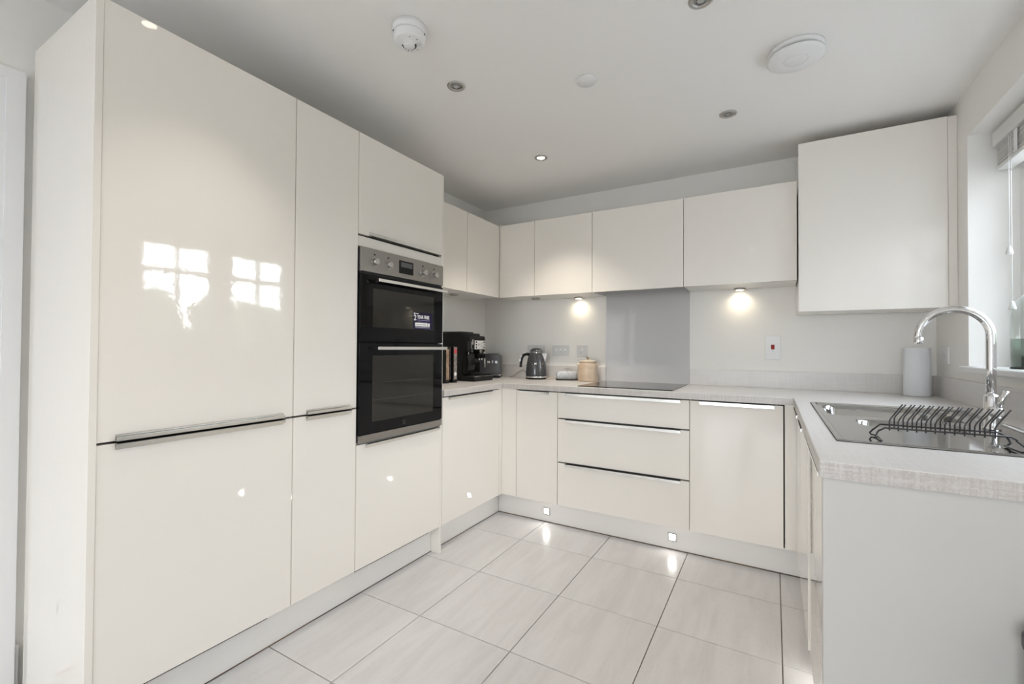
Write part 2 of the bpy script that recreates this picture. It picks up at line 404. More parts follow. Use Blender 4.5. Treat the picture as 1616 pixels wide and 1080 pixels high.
build('hinge', MB().cyl((XA + .004, DY1 + .001, 1.72), (XA + .004, DY1 + .001, 1.80), .005), m_satin, d1)
build('hinge', MB().cyl((XA + .004, DY1 + .001, .22), (XA + .004, DY1 + .001, .30), .005), m_satin, d1)
build('door_handle', MB().cyl((XA - .005, DY0 + .06, 1.0), (XA + .045, DY0 + .06, 1.0), .008).cyl((XA + .045, DY0 + .06, 1.0), (XA + .045, DY0 + .17, 1.0), .008).cyl((XA - .005, DY0 + .06, 1.0), (XA + .003, DY0 + .06, 1.0), .024), m_satin, d1)
struct('baseboard_left', MB().box((XA, DY1 + .076, 0), (XA + .015, .4795, .165), .004).box((XA, YR + .02, 0), (XA + .015, DY0 - .066, .165), .004), m_gloss_white)
struct('baseboard_right', MB().box((XZ - .015, YR + .02, 0), (XZ, 1.17, .145), .004), m_gloss_white)
# outside
struct('ground', MB().box((-25, -25, -.30), (25, 25, -.125)), m_grass)
struct('blocker_wall', MB().box((1.12, .70, -.13), (4.6, 1.0, 2.9)), mat('blocker_grey', (.27, .27, .27), .9), None, 'added unseen outside wall beside the sink window, blocking slanting daylight')  # wall added out of view to block slanting daylight at the window
def hedge(name, x0, y0, x1, y1, h, w, label):
    mb = MB(); n = 26
    for i in range(n):
        for k in range(3):
            tt = (i + random.random()) / n
            c = Vector((x0 + (x1 - x0) * tt + random.uniform(-w, w), y0 + (y1 - y0) * tt + random.uniform(-w, w), h * (k + .45) / 3))
            r = random.uniform(.55, .85) * h / 2.6
            t = bmesh.new(); bmesh.ops.create_icosphere(t, subdivisions=2, radius=r)
            for v in t.verts: v.co = v.co * random.uniform(.8, 1.15) + c
            mb._merge(t)
    return build(name, mb, m_leaf, label=label, cat='hedge')
hedge('garden_hedge', 9, 0, 9, 13, 2.2, .5, 'clipped green garden hedge outside the sink window')

# ------------------------------------------------------------------ kitchen furniture helpers
def handle(F, a0, a1, z, parent, up=1, m=None, d=.019):
    """aluminium lip handle on a front: plate over the edge, outward flange and lip; up=1 top edge of the front, -1 bottom edge"""
    mb = MB(); s = up
    mb.box(F(a0, 0.0, z - s * .0005), F(a1, d + .014, z + s * .0018))
    mb.box(F(a0, d + .0118, z - s * .011), F(a1, d + .014, z + s * .0018))
    mb.box(F(a0, d - .0005, z - s * .018), F(a1, d + .0012, z + s * .0012))
    return build('handle', mb, m or m_alu, parent)
def front(name, F, a0, a1, z0, z1, parent, m=None, label=None, th=.019, off=0.0):
    g = .0015
    return fbox(name, F, a0 + g, a1 - g, off - th, off, z0, z1, m or m_door, parent, .0013, label=label)

# handles sit relative to the door plane: F measures outwards from the front face, so shift by -th
def hnd(F, a0, a1, z, parent, up=1):
    G2 = lambda a, d, zz: F(a, d - .019, zz)
    return handle(G2, a0, a1, z, parent, up)

FL, FB = faceL(XL), faceB(YB)
TH = .019
# tall end panels
ep = empty('end_panel', (XA + .3, .49, 0), 'tall glossy ivory end panel at the left of the tall cupboards', 'panel')
fbox('side', FL, .481, .499, -(XL - (XA + .045)), 0.002, 0, 2.1214, m_door, ep, .001)
ep2 = empty('end_panel', (XA + .3, 1.989, 0), 'tall ivory end panel between the oven housing and the worktop', 'panel')
fbox('side', FL, 1.9805, Y3, -(XL - XA - .003), -.001, 0, 2.1214, m_door, ep2, .001)

def tall(name, a0, a1, label, cat):
    t = empty(name, (XL - .3, (a0 + a1) / 2, ZP), label, cat)
    fbox('carcass', FL, a0 + .0012, a1 - .0012, -(XL - XA - .01), -TH - .002, ZP, 2.119, m_carc, t)
    return t
# fridge
t = tall('tall_cupboard', .4995, Y1, 'wide tall cupboard with two glossy ivory doors, leftmost of the run', 'cupboard')
d = front('door', FL, .4979, Y1, .8795, 2.1214, t, label='tall upper door'); hnd(FL, .54, 1.045, .8795, d, -1)
d = front('door', FL, .4979, Y1, ZP, .8725, t, label='shorter lower door'); hnd(FL, .54, 1.045, .8725, d, 1)
fbox('gap_shade_strip', FL, .502, 1.083, -TH - .0018, -TH - .0004, .868, .884, m_gap, t)  # dark strip put in for the shade between the doors
# narrow tall
t = tall('tall_cupboard', Y1, Y2, 'narrow tall cupboard between the widest cupboard and the double oven', 'cupboard')
d = front('door', FL, Y1, Y2, .8795, 2.1214, t, label='tall upper door'); hnd(FL, 1.142, 1.356, .8795, d, -1)
d = front('door', FL, Y1, Y2, ZP, .8725, t, label='shorter lower door'); hnd(FL, 1.142, 1.356, .8725, d, 1)
fbox('gap_shade_strip', FL, 1.089, 1.390, -TH - .0018, -TH - .0004, .868, .884, m_gap, t)
# oven housing
OY0, OY1 = Y2, 1.9805
t = empty('oven_housing', (XL - .3, (OY0 + OY1) / 2, ZP), 'tall ivory housing cupboard around the double oven', 'cupboard')
mb = MB()
D = -(XL - XA - .01)
for lo, hi in ((FL(OY0 + .0012, D, ZP), FL(OY0 + .016, -.021, 2.119)), (FL(OY1 - .016, D, ZP), FL(OY1 - .0012, -.021, 2.119)), (FL(OY0 + .0012, D, ZP), FL(OY1 - .0012, -.021, .715)), (FL(OY0 + .0012, D, 1.612), FL(OY1 - .0012, -.021, 2.119)), (FL(OY0 + .0012, D, ZP), FL(OY1 - .0012, D + .02, 2.119))):
    mb.box(lo, hi)
build('carcass', mb, m_carc, t)
d = front('door', FL, OY0, OY1, 1.6625, 2.1214, t, label='upper door above the oven'); hnd(FL, 1.455, 1.962, 1.6625, d, -1)
d = front('drawer', FL, OY0, OY1, ZP, .7085, t, label='lower front under the oven'); hnd(FL, 1.447, 1.960, .7065, d, 1)
fbox('filler_strip', FL, OY0 + .002, OY1 - .002, -.0205, -.004, 1.6075, 1.6545, m_door, t, .001)
fbox('gap_shade_strip', FL, OY0 + .003, OY1 - .003, -.0206, -.0190, 1.655, 1.668, m_gap, t)
# double oven
XO = XL + .013      # oven face
FO = faceL(XO)
ov = empty('double_oven', (XL - .25, (OY0 + OY1) / 2, .716), 'built-in black glass and steel double oven', 'oven')
fbox('body', FL, OY0 + .018, OY1 - .018, -.50, -.006, .718, 1.604, m_blackm, ov)
cp = fbox('control_panel', FO, OY0 + .004, OY1 - .004, -.018, .001, 1.4945, 1.604, m_steel, ov, .001)
for y, z, off in ((1.4767, 1.5453, 0), (1.562, 1.5445, 0), (1.8077, 1.5443, .004), (1.8972, 1.542, .004)):
    build('knob', MB().cyl((XO + .0008, y, z), (XO + .004, y, z), .021, .0195).cyl((XO + .003, y, z), (XO + .022 + off, y, z), .0165, .0145, 28, .0015), m_satin, cp, label='round steel knob')
    build('knob_mark', MB().box((XO + .001, y - .005, z + .029), (XO + .0016, y + .005, z + .037)), m_slot, cp)
    if y < 1.5 or 1.7 < y < 1.85:
        mbt = MB()
        for k in range(7):
            an = PI * (.15 + .7 * k / 6) * 1.6 - .5
            mbt.box((XO + .001, y + .029 * math.cos(an) - .0012, z + .029 * math.sin(an) - .0012), (XO + .0015, y + .029 * math.cos(an) + .0012, z + .029 * math.sin(an) + .0012))
        build('scale_print', mbt, m_ink2, cp)
dsp = fbox('display', FO, 1.634, 1.735, .0005, .0025, 1.517, 1.581, m_black, cp, .0006, label='black clock display')
fbox('screen', FO, 1.646, 1.725, .0024, .0031, 1.549, 1.573, mat('lcd_grey', (.10, .105, .11), .15), dsp)
def oven_door(z0, z1, wz0, wz1, hz, label):
    d = fbox('door', FO, OY0 + .004, OY1 - .004, -.020, 0, z0, z1, m_ovenglass, ov, .0015, label=label)
    fbox('viewing_window', FO, 1.470, 1.899, -.0005, .0006, wz0, wz1, m_ovenwin, d)
    h = MB().box(FO(1.470, .030, hz - .0075), FO(1.972, .040, hz + .0075), .002)
    for a in (1.495, 1.947): h.box(FO(a - .011, -.001, hz - .006), FO(a + .011, .032, hz + .006), .002)
    build('handle', h, m_alu, d)
    return d
od1 = oven_door(1.1745, 1.4845, 1.243, 1.4215, 1.4585, 'upper black glass door')
od2 = oven_door(.7535, 1.1685, .806, 1.111, 1.1455, 'lower black glass door')
fbox('vent_gap', FO, OY0 + .006, OY1 - .006, -.019, -.008, 1.4845, 1.4945, m_slot, ov)
fbox('kick_strip', FO, OY0 + .004, OY1 - .004, -.019, .0005, .7185, .7505, m_steel, ov, .001)
# two dark lines laid across the lower window
for z in (.905, .985):
    fbox('dark_line', FO, 1.472, 1.897, .0006, .0009, z - .0012, z + .0012, m_slot, od2)
# faint maker's emblem on the lower door
build('emblem', MB().box(FO(1.670, .0003, .784), FO(1.688, .0007, .787)).box(FO(1.670, .0003, .7755), FO(1.688, .0007, .7785)).box(FO(1.670, .0003, .767), FO(1.688, .0007, .770)).box(FO(1.670, .0003, .7755), FO(1.6735, .0007, .787)).box(FO(1.6845, .0003, .767), FO(1.688, .0007, .7785)), m_logo, od2)
# navy promotional sticker
st = fbox('sticker', FO, 1.7372, 1.8885, .0006, .0012, 1.2455, 1.331, m_navy, od1, label='navy sticker with white print')
AX_, AY_, AZ_ = (0, 1, 0), (0, 0, 1), (1, 0, 0)
XS = XO + .0014
build('sticker_print', text_mb('2', .040, (XS, 1.7415, 1.2905), AX_, AY_, AZ_, .0005, bold=.0009), m_ink, od1)
build('sticker_print', text_mb('YEAR FREE', .0245, (XS, 1.7685, 1.3005), AX_, AY_, AZ_, .0005, sx=.80, bold=.0007), m_ink, od1)
build('sticker_print', MB().box((XS - .0003, 1.7425, 1.322), (XS + .0002, 1.751, 1.329)).box((XS - .0003, 1.753, 1.3235), (XS + .0002, 1.778, 1.3265)).box((XS - .0003, 1.752, 1.2605), (XS + .0002, 1.848, 1.2785)).box((XS - .0003, 1.852, 1.2605), (XS + .0002, 1.866, 1.2785)).box((XS - .0003, 1.752, 1.2545), (XS + .0002, 1.866, 1.2568)), m_ink, od1)
build('sticker_print', MB().box((XS - .0003, 1.770, 1.290), (XS + .0002, 1.866, 1.2945)).box((XS - .0003, 1.770, 1.282), (XS + .0002, 1.848, 1.2845)).box((XS - .0003, 1.752, 1.249), (XS + .0002, 1.874, 1.2505)), m_inkg, od1)
build('sticker_print', MB().box((XS + .0001, 1.762, 1.2675), (XS + .0004, 1.786, 1.2712)).box((XS + .0001, 1.790, 1.2675), (XS + .0004, 1.806, 1.2712)).box((XS + .0001, 1.811, 1.2675), (XS + .0004, 1.838, 1.2712)), m_ink2, od1)

# left base unit
t = empty('base_cabinet', (XL - .25, 2.3, ZP), 'single-door ivory base cabinet right of the tall run, under the coffee machine', 'cabinet')
fbox('carcass', FL, 1.9985, 2.60, -(XL - XA - .01), -TH - .002, ZP, .872, m_carc, t)
d = front('door', FL, 1.9975, 2.604, ZP, .866, t); hnd(FL, 2.052, 2.501, .8655, d)
fbox('gap_shade_strip', FL, 2.0, 2.60, -TH - .0018, -TH - .0004, .8595, .8725, m_gap, t)
# corner posts
fbox('corner_post', FL, 2.6055, YB + .018, -.019, -.001, ZP, .8725, m_door, None, .001, label='narrow ivory corner post facing the window, left corner of the base units', cat='panel')
fbox('corner_post', FB, XL + .0005, -1.498, -.0175, -.001, ZP, .8725, m_door, None, .001, label='ivory corner filler beside the narrowest base door', cat='panel')

def base_back(a0, a1, label, cat='cabinet', name='base_cabinet'):
    t = empty(name, ((a0 + a1) / 2, YB + .25, ZP), label, cat)
    fbox('carcass', FB, a0 + .001, a1 - .001, -.56, -TH - .002, ZP, .872, m_carc, t)
    fbox('gap_shade_strip', FB, a0 + .003, a1 - .003, -TH - .0018, -TH - .0004, .8595, .8725, m_gap, t)  # dark strip standing in for shade under the worktop edge
    return t
xa, xb, xc, xd = -1.4966, -1.1952, -.4002, .0475
t = base_back(xa, xb, 'narrow ivory base cabinet left of the drawers')
d = front('door', FB, xa, xb, ZP, .866, t); hnd(FB, -1.473, -1.257, .8655, d)
t = base_back(xb, xc, 'wide ivory unit of three drawers below the hob', 'drawers', 'drawer_unit')
for z0, z1 in ((.7055, .866), (.4265, .6975), (ZP, .4185)):
    d = front('drawer', FB, xb, xc, z0, z1, t); hnd(FB, -1.138, -.447, z1 - .0005, d)
for z in (.7015, .4225):
    fbox('gap_shade_strip', FB, xb + .003, xc - .003, -TH - .0018, -TH - .0004, z - .006, z + .006, m_gap, t)
t = base_back(xc, xd, 'tall-fronted ivory integrated dishwasher right of the drawers', 'dishwasher', 'integrated_dishwasher')
d = front('door', FB, xc, xd - .004, ZP, .866, t); hnd(FB, -.349, .003, .8655, d)
fbox('gap_shade_strip', FB, xd - .0055, xd + .001, -TH - .0018, -TH - .0004, ZP, .872, m_gap, t)
XR = .098
FR = faceR(XR)
fbox('corner_post', FB, xd + .0015, XR + .019, -.0175, -.001, ZP, .8725, m_door, None, .001, label='ivory corner filler right of the dishwasher', cat='panel')
# right run under the sink
def base_right(a0, a1, h0, h1, off, label):
    t = empty('base_cabinet', (XR + .3, (a0 + a1) / 2, ZP), label, 'cabinet', 'base cabinets under the sink')
    fbox('carcass', FR, a0 + .001, a1 - .001, -.55, -TH - .014, ZP, .70, m_carc, t)
    fbox('front_rail', FR, a0 + .001, a1 - .001, -.05, -TH - .013, .70, .872, m_gap, t)  # rail in the gap-shade colour, showing dark above the door
    F2 = faceR(XR - off)
    d = front('door', F2, a0, a1, ZP, .866, t); hnd(F2, h0, h1, .8655, d)
    return t
base_right(2.224, 2.62, 2.29, 2.60, 0, 'ivory base cabinet of the sink run, farthest, beside the right inner corner')
base_right(1.80, 2.221, 1.92, 2.14, 0, 'ivory base cabinet in the middle of the sink run, its door slightly proud')
base_right(1.214, 1.795, 1.27, 1.77, -.004, 'ivory base cabinet of the sink run nearest the viewer')
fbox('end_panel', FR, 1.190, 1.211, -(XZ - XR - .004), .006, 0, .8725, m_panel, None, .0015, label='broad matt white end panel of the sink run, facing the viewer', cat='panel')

# plinths
PLY = 2.7046; PLX = -1.6723; PRX = .168
pl = empty('plinth', (PLX - .01, 1.2, 0), 'long satin white plinth below the tall cupboards', 'plinth')
box('board', (PLX - .018, .50, 0.0), (PLX, 1.979, .1495), m_plinth, pl, .001)
box('seal_strip', (PLX, .50, 0.0), (PLX + .0025, 1.979, .0035), m_seal, pl)
for a, bb in ((.52, 1.0), (1.40, 1.905)):
    vg = box('vent_grille', (PLX + .0005, a, .1405), (XL - .012, bb, .1495), m_gap, pl)
pl = empty('plinth', (PLX - .01, 2.35, 0), 'short satin white plinth below the left base cabinet', 'plinth')
box('board', (PLX - .018, 1.998, 0), (PLX, PLY, .1495), m_plinth, pl, .001)
box('seal_strip', (PLX, 1.998, 0), (PLX + .0025, PLY - .003, .0035), m_seal, pl)
pl = empty('plinth', (-.75, PLY + .01, 0), 'satin white plinth with lights below the hob drawers', 'plinth')
box('board', (PLX - .0, PLY, 0), (PRX - .001, PLY + .018, .1495), m_plinth, pl, .001)
box('seal_strip', (PLX + .003, PLY - .003, 0), (PRX - .003, PLY, .005), m_seal, pl)
pl = empty('plinth', (PRX + .01, 1.95, 0), 'satin white plinth below the sink run', 'plinth')
box('board', (PRX, 1.212, 0), (PRX + .018, PLY + .018, .1495), m_plinth, pl, .001)
def plinth_light(c, nrm, label):
    c = Vector(c); n = Vector(nrm); tx = Vector((0, 0, 1)).cross(n)
    t = empty('plinth_light', c, label, 'light', 'square plinth lights')
    mb = MB()
    def bx(a0, a1, z0, z1, d0, d1):
        p = c + tx * a0 + n * d0 + Vector((0, 0, z0)); q = c + tx * a1 + n * d1 + Vector((0, 0, z1)); mb.box(p, q)
    s, w = .0235, .007
    bx(-s, s, s - w, s, 0, .003); bx(-s, s, -s, -s + w, 0, .003); bx(-s, -s + w, -s + w, s - w, 0, .003); bx(s - w, s, -s + w, s - w, 0, .003)
    build('frame', mb, m_satin, t)
    mb = MB(); q = s - w
    p0 = c + tx * -q + n * .0003 + Vector((0, 0, -q)); p1 = c + tx * q + n * .0018 + Vector((0, 0, q)); mb.box(p0, p1)
    build('lens', mb, m_lens2, t)
plinth_light((-1.298, PLY, .0716), (0, -1, 0), 'lit square plinth light nearest the left corner')
plinth_light((-.5024, PLY, .0716), (0, -1, 0), 'lit square plinth light below the right end of the drawers')
plinth_light((PRX, 1.88, .0716), (-1, 0, 0), 'lit square plinth light in the plinth under the sink')

# worktop
xs = [XA + .002, -1.5982, .0865, .165, .628, XZ - .001]
ys = [1.1825, 1.472, 1.9975, 2.428, 2.6252, YA - .001]
def keep(i, j):
    if j == 4: return True
    if i == 0: return j in (2, 3)
    if i == 2 or i == 4: return True
    if i == 3: return j in (0, 3)
    return False
mb = MB().cells(xs, ys, keep, Zw, ZW)
bm = mb.bm
ed = [e for e in bm.edges if len(e.link_faces) == 2 and abs(e.link_faces[0].normal.dot(e.link_faces[1].normal)) < .5 and all(abs(v.co.z - ZW) < 1e-5 for v in e.verts)]
bm.normal_update()
ed = [e for e in bm.edges if len(e.link_faces) == 2 and abs(e.link_faces[0].normal.dot(e.link_faces[1].normal)) < .5 and all(abs(v.co.z - ZW) < 1e-5 for v in e.verts)]
bmesh.ops.bevel(bm, geom=ed, offset=.0025, segments=2, profile=.5, affect='EDGES')
wt = build('worktop', mb, m_top, label='U-shaped pale grey linen-effect kitchen worktop', cat='worktop', origin=(0, 0, 0))
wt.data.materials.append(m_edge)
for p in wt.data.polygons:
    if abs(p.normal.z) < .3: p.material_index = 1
# upstands
def upstand(lo, hi, label):
    build('upstand', MB().box(lo, hi, .0015), m_top, label=label, cat='upstand')
UT = 1.0145
upstand((XA + .021, YA - .019, ZW), (-1.0755, YA - .0005, UT), 'linen-effect upstand behind the kettle and jar')
upstand((-.4885, YA - .019, ZW), (XZ - .021, YA - .0005, UT), 'linen-effect upstand along the back wall right of the hob')
upstand((XA + .0005, 1.9985, ZW), (XA + .019, YA - .0005, UT), 'linen-effect upstand on the left wall behind the coffee machine')
upstand((XZ - .019, 1.19, ZW), (XZ - .0005, YA - .0005, UT), 'linen-effect upstand below the window sill')
# glass splashback
sp = empty('splashback', (-.78, YA, ZW), 'grey glass splashback behind the hob', 'splashback')
box('glass_sheet', (-1.0745, YA - .008, ZW + .0005), (-.4895, YA - .0005, 1.64), m_splash, sp, .001)
# hob
hb = empty('induction_hob', (-.78, 2.92, ZW), 'flat black glass induction hob in front of the grey splashback', 'hob')
build('glass_top', MB().box((-1.068, 2.664, ZW), (-.4945, 3.178, ZW + .0055), .0015), m_hob, hb)
for x, y, r in ((-.92, 2.80, .095), (-.64, 2.80, .075), (-.92, 3.05, .075), (-.64, 3.05, .095)):
    mb = MB(); n = 48
    for i in range(n):
        a0, a1 = 2*PI*i/n, 2*PI*(i+1)/n
        vs = [mb.bm.verts.new((x + rr_ * math.cos(a), y + rr_ * math.sin(a), ZW + .0057)) for rr_, a in ((r, a0), (r, a1), (r - .0015, a1), (r - .0015, a0))]
        mb.bm.faces.new(vs)
    build('zone_ring', mb, m_logo, hb)
build('control_marks', MB().box((-.86, 2.688, ZW + .0055), (-.70, 2.690, ZW + .0058)).box((-.80, 2.694, ZW + .0055), (-.76, 2.696, ZW + .0058)), m_logo, hb)

# wall cabinets
XU, YU = -1.8302, 2.9469
FUL, FUB = faceL(XU), faceB(YU)
ZU0, ZU1 = 1.5366, 2.0898
def wallcab(F, a0, a1, depth, label, door_lbl=None):
    p = F((a0 + a1) / 2, -depth / 2, ZU0)
    t = empty('wall_cabinet', p, label, 'cabinet', 'glossy ivory wall cabinets')
    fbox('carcass', F, a0 + .0008, a1 - .0008, -depth, -TH - .002, ZU0 + .001, ZU1 - .002, m_carc, t)
    front('door', F, a0, a1, ZU0, ZU1, t)
    return t
wallcab(FUL, 1.9975, 2.5242, XU - XA - .003, 'ivory wall cabinet next to the tall oven housing')
wallcab(FUL, 2.5242, YU - .001, XU - XA - .003, 'ivory wall cabinet on the left wall beside the inner corner')
wallcab(FUB, XU + .001, -1.5244, YA - YU - .003, 'narrowest ivory wall cabinet of the back wall, at its left corner')
wallcab(FUB, -1.5244, -1.0789, YA - YU - .003, 'ivory wall cabinet above the stoneware jar, left of the hood')
wallcab(FUB, -.4833, .1150, YA - YU - .003, 'ivory wall cabinet between the hood and the boiler cabinet')
# hood unit
t = empty('extractor_cabinet', (-.78, YU + .15, ZU0), 'ivory extractor hood cabinet above the grey splashback', 'cabinet')
fbox('carcass', FUB, -1.0779, -.4843, -(YA - YU - .012), -TH - .002, 1.645, ZU1 - .002, m_carc, t)
front('door', FUB, -1.0789, -.4833, ZU0, ZU1, t)
fbox('filter', FUB, -1.05, -.51, -.25, -.05, 1.638, 1.6455, m_steel, t, .002)
# boiler cabinet
YC = 2.9025
FC = faceB(YC)
t = empty('wall_cabinet', (.42, YC + .17, 1.3566), 'large deep ivory wall cabinet beside the window', 'cabinet')
fbox('carcass', FC, .1195, .7245, -(YA - YC - .003), -TH - .002, 1.3576, 2.2745, m_door, t)
front('door', FC, .1175, .7255, 1.3566, 2.2761, t)
fbox('filler_strip', FC, .7265, XZ - .001, -.05, -.006, 1.3566, 2.2761, m_door, t, .001)

# under-cabinet lights
def puck(c, lit, label):
    c = Vector(c)
    t = empty('under_cabinet_light', c, label, 'light', 'round under-cabinet lights')
    build('ring', MB().lathe([(.020, -.0105), (.030, -.0105), (.033, -.007), (.033, 0), (.020, 0)], c, 28), m_satin, t)
    build('lens', MB().lathe([(.0, -.0108), (.0215, -.0108), (.0215, -.0095), (.0, -.0095)], c, 24), m_lens if lit else m_lens_off, t)
    if lit:
        l = bpy.data.lights.new('under_cabinet_lamp', 'SPOT'); l.energy = 1.5; l.color = (1, .86, .62); l.spot_size = math.radians(160); l.spot_blend = 1.0; l.shadow_soft_size = .018
        o = bpy.data.objects.new('lamp', l); COL.objects.link(o); o.parent = t; o.location = (0, .002, -.016)
puck((-1.277, 3.200, ZU0), True, 'lit round light under the wall cabinet left of the hood')
puck((-.185, 3.200, ZU0), True, 'lit round light under the wall cabinet right of the hood')
puck((-1.60, 3.12, ZU0), False, 'unlit round light under the wall cabinets in the left corner')
puck((-2.00, 2.60, ZU0), False, 'unlit round light under the left wall cabinets, near the oven')

# ------------------------------------------------------------------ ceiling fittings
def downlight(x, y, lit, label, watt=42, cone=84):
    c = Vector((x, y, ZC))
    t = empty('downlight', c, label, 'light', 'round ceiling downlights')
    build('bezel', MB().lathe([(.0245, -.001), (.026, -.0045), (.034, -.0055), (.0395, -.003), (.0405, 0), (.0245, 0)], c, 32), m_satin, t)
    lamp = build('lamp', MB().lathe([(0, -.0032), (.012, -.003), (.0235, -.0012), (.0235, -.0002), (0, -.0002)], c, 28), m_lens if lit else m_lens_off, t)
    if not lit:
        build('lamp_rim', MB().tube([c + Vector((.015 * math.cos(2*PI*k/20), .015 * math.sin(2*PI*k/20), -.0028)) for k in range(20)], .0012, 6, True), m_slot, lamp)
    else:
        l = bpy.data.lights.new('downlight_lamp', 'SPOT'); l.energy = watt; l.color = (1, .90, .76); l.spot_size = math.radians(cone); l.spot_blend = .75; l.shadow_soft_size = .02
        o = bpy.data.objects.new('lamp_glow', l); COL.objects.link(o); o.parent = t; o.location = (0, 0, -.012)
downlight(-1.2465, 2.4885, True, 'lit recessed downlight, the farthest left on the ceiling', 40, 92)
downlight(-1.2385, 1.6155, False, 'unlit recessed downlight near the smoke alarm')
downlight(-.1955, 2.4836, False, 'unlit recessed downlight farthest back on the right')
downlight(-.2107, 1.6217, False, 'recessed downlight cut off by the top edge of the photo')
downlight(-1.2385, .743, True, 'lit recessed downlight over the tall cupboards, above the frame', 11)
downlight(-.205, -.13, True, 'lit recessed downlight behind the viewer, on the window side', 17, 160)
downlight(-1.2385, -.13, True, 'added lit downlight behind the viewer, on the door side', 5)  # unseen lamp added as fill light
# smoke alarm
c = Vector((-1.1619, 1.2302, ZC))
t = empty('smoke_alarm', c, 'white round heat alarm on the ceiling nearest the tall cupboards', 'alarm')
build('base', MB().lathe([(.063, 0), (.0635, -.016), (.0625, -.028), (.0605, -.0293), (.053, -.0305)], c, 40), m_whitepl, t)
bd = build('body', MB().lathe([(.053, -.0305), (.0580, -.0312), (.0588, -.0322), (.0590, -.0335), (.0565, -.0515), (.0560, -.0545), (.0550, -.0570), (.0525, -.0588), (.0500, -.0595), (.0490, -.0596), (.0260, -.0625), (.0255, -.0626), (.0232, -.0655), (.0225, -.0660), (.0, -.0665)], c, 40), m_whitepl, t)
mb = MB()
for k in range(9):
    an = PI * .15 + k * PI * 1.0 / 8
    p = c + Vector((.0235 * math.cos(an), .0235 * math.sin(an), -.0655)); mb.box(p - Vector((.0026, .0026, .0018)), p + Vector((.0026, .0026, .0018)))
build('vent_slot', mb, m_slot, bd)
build('sensor_cap', MB().lathe([(.021, -.0655), (.0205, -.0695), (.017, -.0725), (0, -.073)], c, 28), m_whitepl, bd)
build('test_button', MB().lathe([(.006, -.0625), (.006, -.066), (0, -.0665)], c + Vector((.034, .016, 0)), 16), m_greypl, bd)
mb = MB()
for dx, dy in ((.006, .040), (.043, -.004), (-.030, .028), (-.018, .036), (.030, -.030)):
    p = c + Vector((dx * .95, dy * .95, -.0605)); mb.box(p - Vector((.0015, .0015, .0012)), p + Vector((.0015, .0015, .0012)))
build('indicator', mb, m_slot, bd)
mb = MB()
for an in (.35, 1.25, 2.6, 4.2):
    p = c + Vector((.0585 * math.cos(an), .0585 * math.sin(an), -.029)); mb.box(p - Vector((.002, .002, .006)), p + Vector((.002, .002, .006)))
build('clip', mb, m_slot, t)
# blanking plate
c = Vector((-.7116, 1.864, ZC))
build('ceiling_blanking_plate', MB().lathe([(.0455, 0), (.0455, -.005), (.043, -.0075), (0, -.0078)], c, 36), m_whitepl, label='flat round white blanking plate in the middle of the ceiling', cat='plate', origin=c)
# extract vent
c = Vector((.078, 2.085, ZC))
t = empty('extract_vent', c, 'round white extract vent disc on the ceiling above the sink', 'vent')
build('collar', MB().lathe([(.098, 0), (.098, -.012), (.088, -.016), (.070, -.016), (.070, 0)], c, 48), m_whitepl, t)
build('disc', MB().lathe([(0, -.024), (.085, -.024), (.100, -.027), (.100, -.031), (.090, -.037), (.045, -.041), (.0415, -.0412), (.040, -.0395), (.038, -.0412), (0, -.042)], c, 48), m_whitepl, t)
build('stem', MB().lathe([(.05, -.010), (.05, -.025)], c, 24), m_greypl, t)

# ------------------------------------------------------------------ sockets and switches
def plate(name, F, a0, a1, z0, z1, label, cat, m=None):
    ctr = F((a0 + a1) / 2, 0, (z0 + z1) / 2)
    t = empty(name, ctr, label, cat)
    fbox('plate', F, a0, a1, 0.0002, .008, z0, z1, m or m_greypl, t, .0018)
    return t
FW = faceB(YA)
def double_socket(F, a0, a1, z0, z1, label):
    t = plate('double_socket', F, a0, a1, z0, z1, label, 'socket')
    w = a1 - a0
    for k in (0, 1):
        cx = a0 + w * (.27 + .46 * k)
        fbox('rocker', F, cx - .004 - .016 * (1 if k == 0 else -1), cx + .006 - .016 * (1 if k == 0 else -1), .008, .0105, z1 - .028, z1 - .010, m_whitepl, t, .001)
        mb = MB(); mb.box(F(cx - .0025, .0075, z0 + .040), F(cx + .0025, .0084, z0 + .050)); mb.box(F(cx - .014, .0075, z0 + .020), F(cx - .007, .0084, z0 + .025)); mb.box(F(cx + .007, .0075, z0 + .020), F(cx + .014, .0084, z0 + .025))
        build('pin_holes', mb, m_slot, t)
    return t
double_socket(FW, -1.735, -1.578, 1.089, 1.174, 'double wall socket behind the kettle')
t = plate('triple_switch', FW, -1.515, -1.369, 1.0905, 1.174, 'grey triple appliance switch plate between the kettle and the jar', 'switch')
for k in range(3):
    cx = -1.515 + .146 * (.24 + .26 * k)
    r_ = fbox('rocker', FW, cx - .008, cx + .008, .0078, .0115, 1.117, 1.148, m_whitepl, t, .0012)
    fbox('mark', FW, cx + .001, cx + .006, .0115, .0119, 1.121, 1.127, m_slot, r_)
t = plate('single_socket', FW, -1.306, -1.2185, 1.085, 1.174, 'single grey switched outlet above the stoneware jar', 'socket')
fbox('rocker', FW, -1.268, -1.256, .0078, .011, 1.132, 1.152, m_whitepl, t, .001)
fbox('pin_holes', FW, -1.275, -1.270, .0078, .0084, 1.110, 1.116, m_slot, t)
t = plate('cooker_switch', FW, -.0434, .0388, 1.0865, 1.2322, 'tall grey cooker switch plate with a red rocker', 'switch')
r_ = fbox('rocker_frame', FW, -.0155, .0085, .0078, .0095, 1.147, 1.183, m_whitepl, t, .001)
fbox('rocker', FW, -.0128, .0058, .009, .0125, 1.1505, 1.1795, m_red, r_, .0012, label='red rocker')
fbox('neon', FW, -.006, -.001, .0078, .0086, 1.139, 1.142, m_slot, t)
FWR = faceR(XZ)
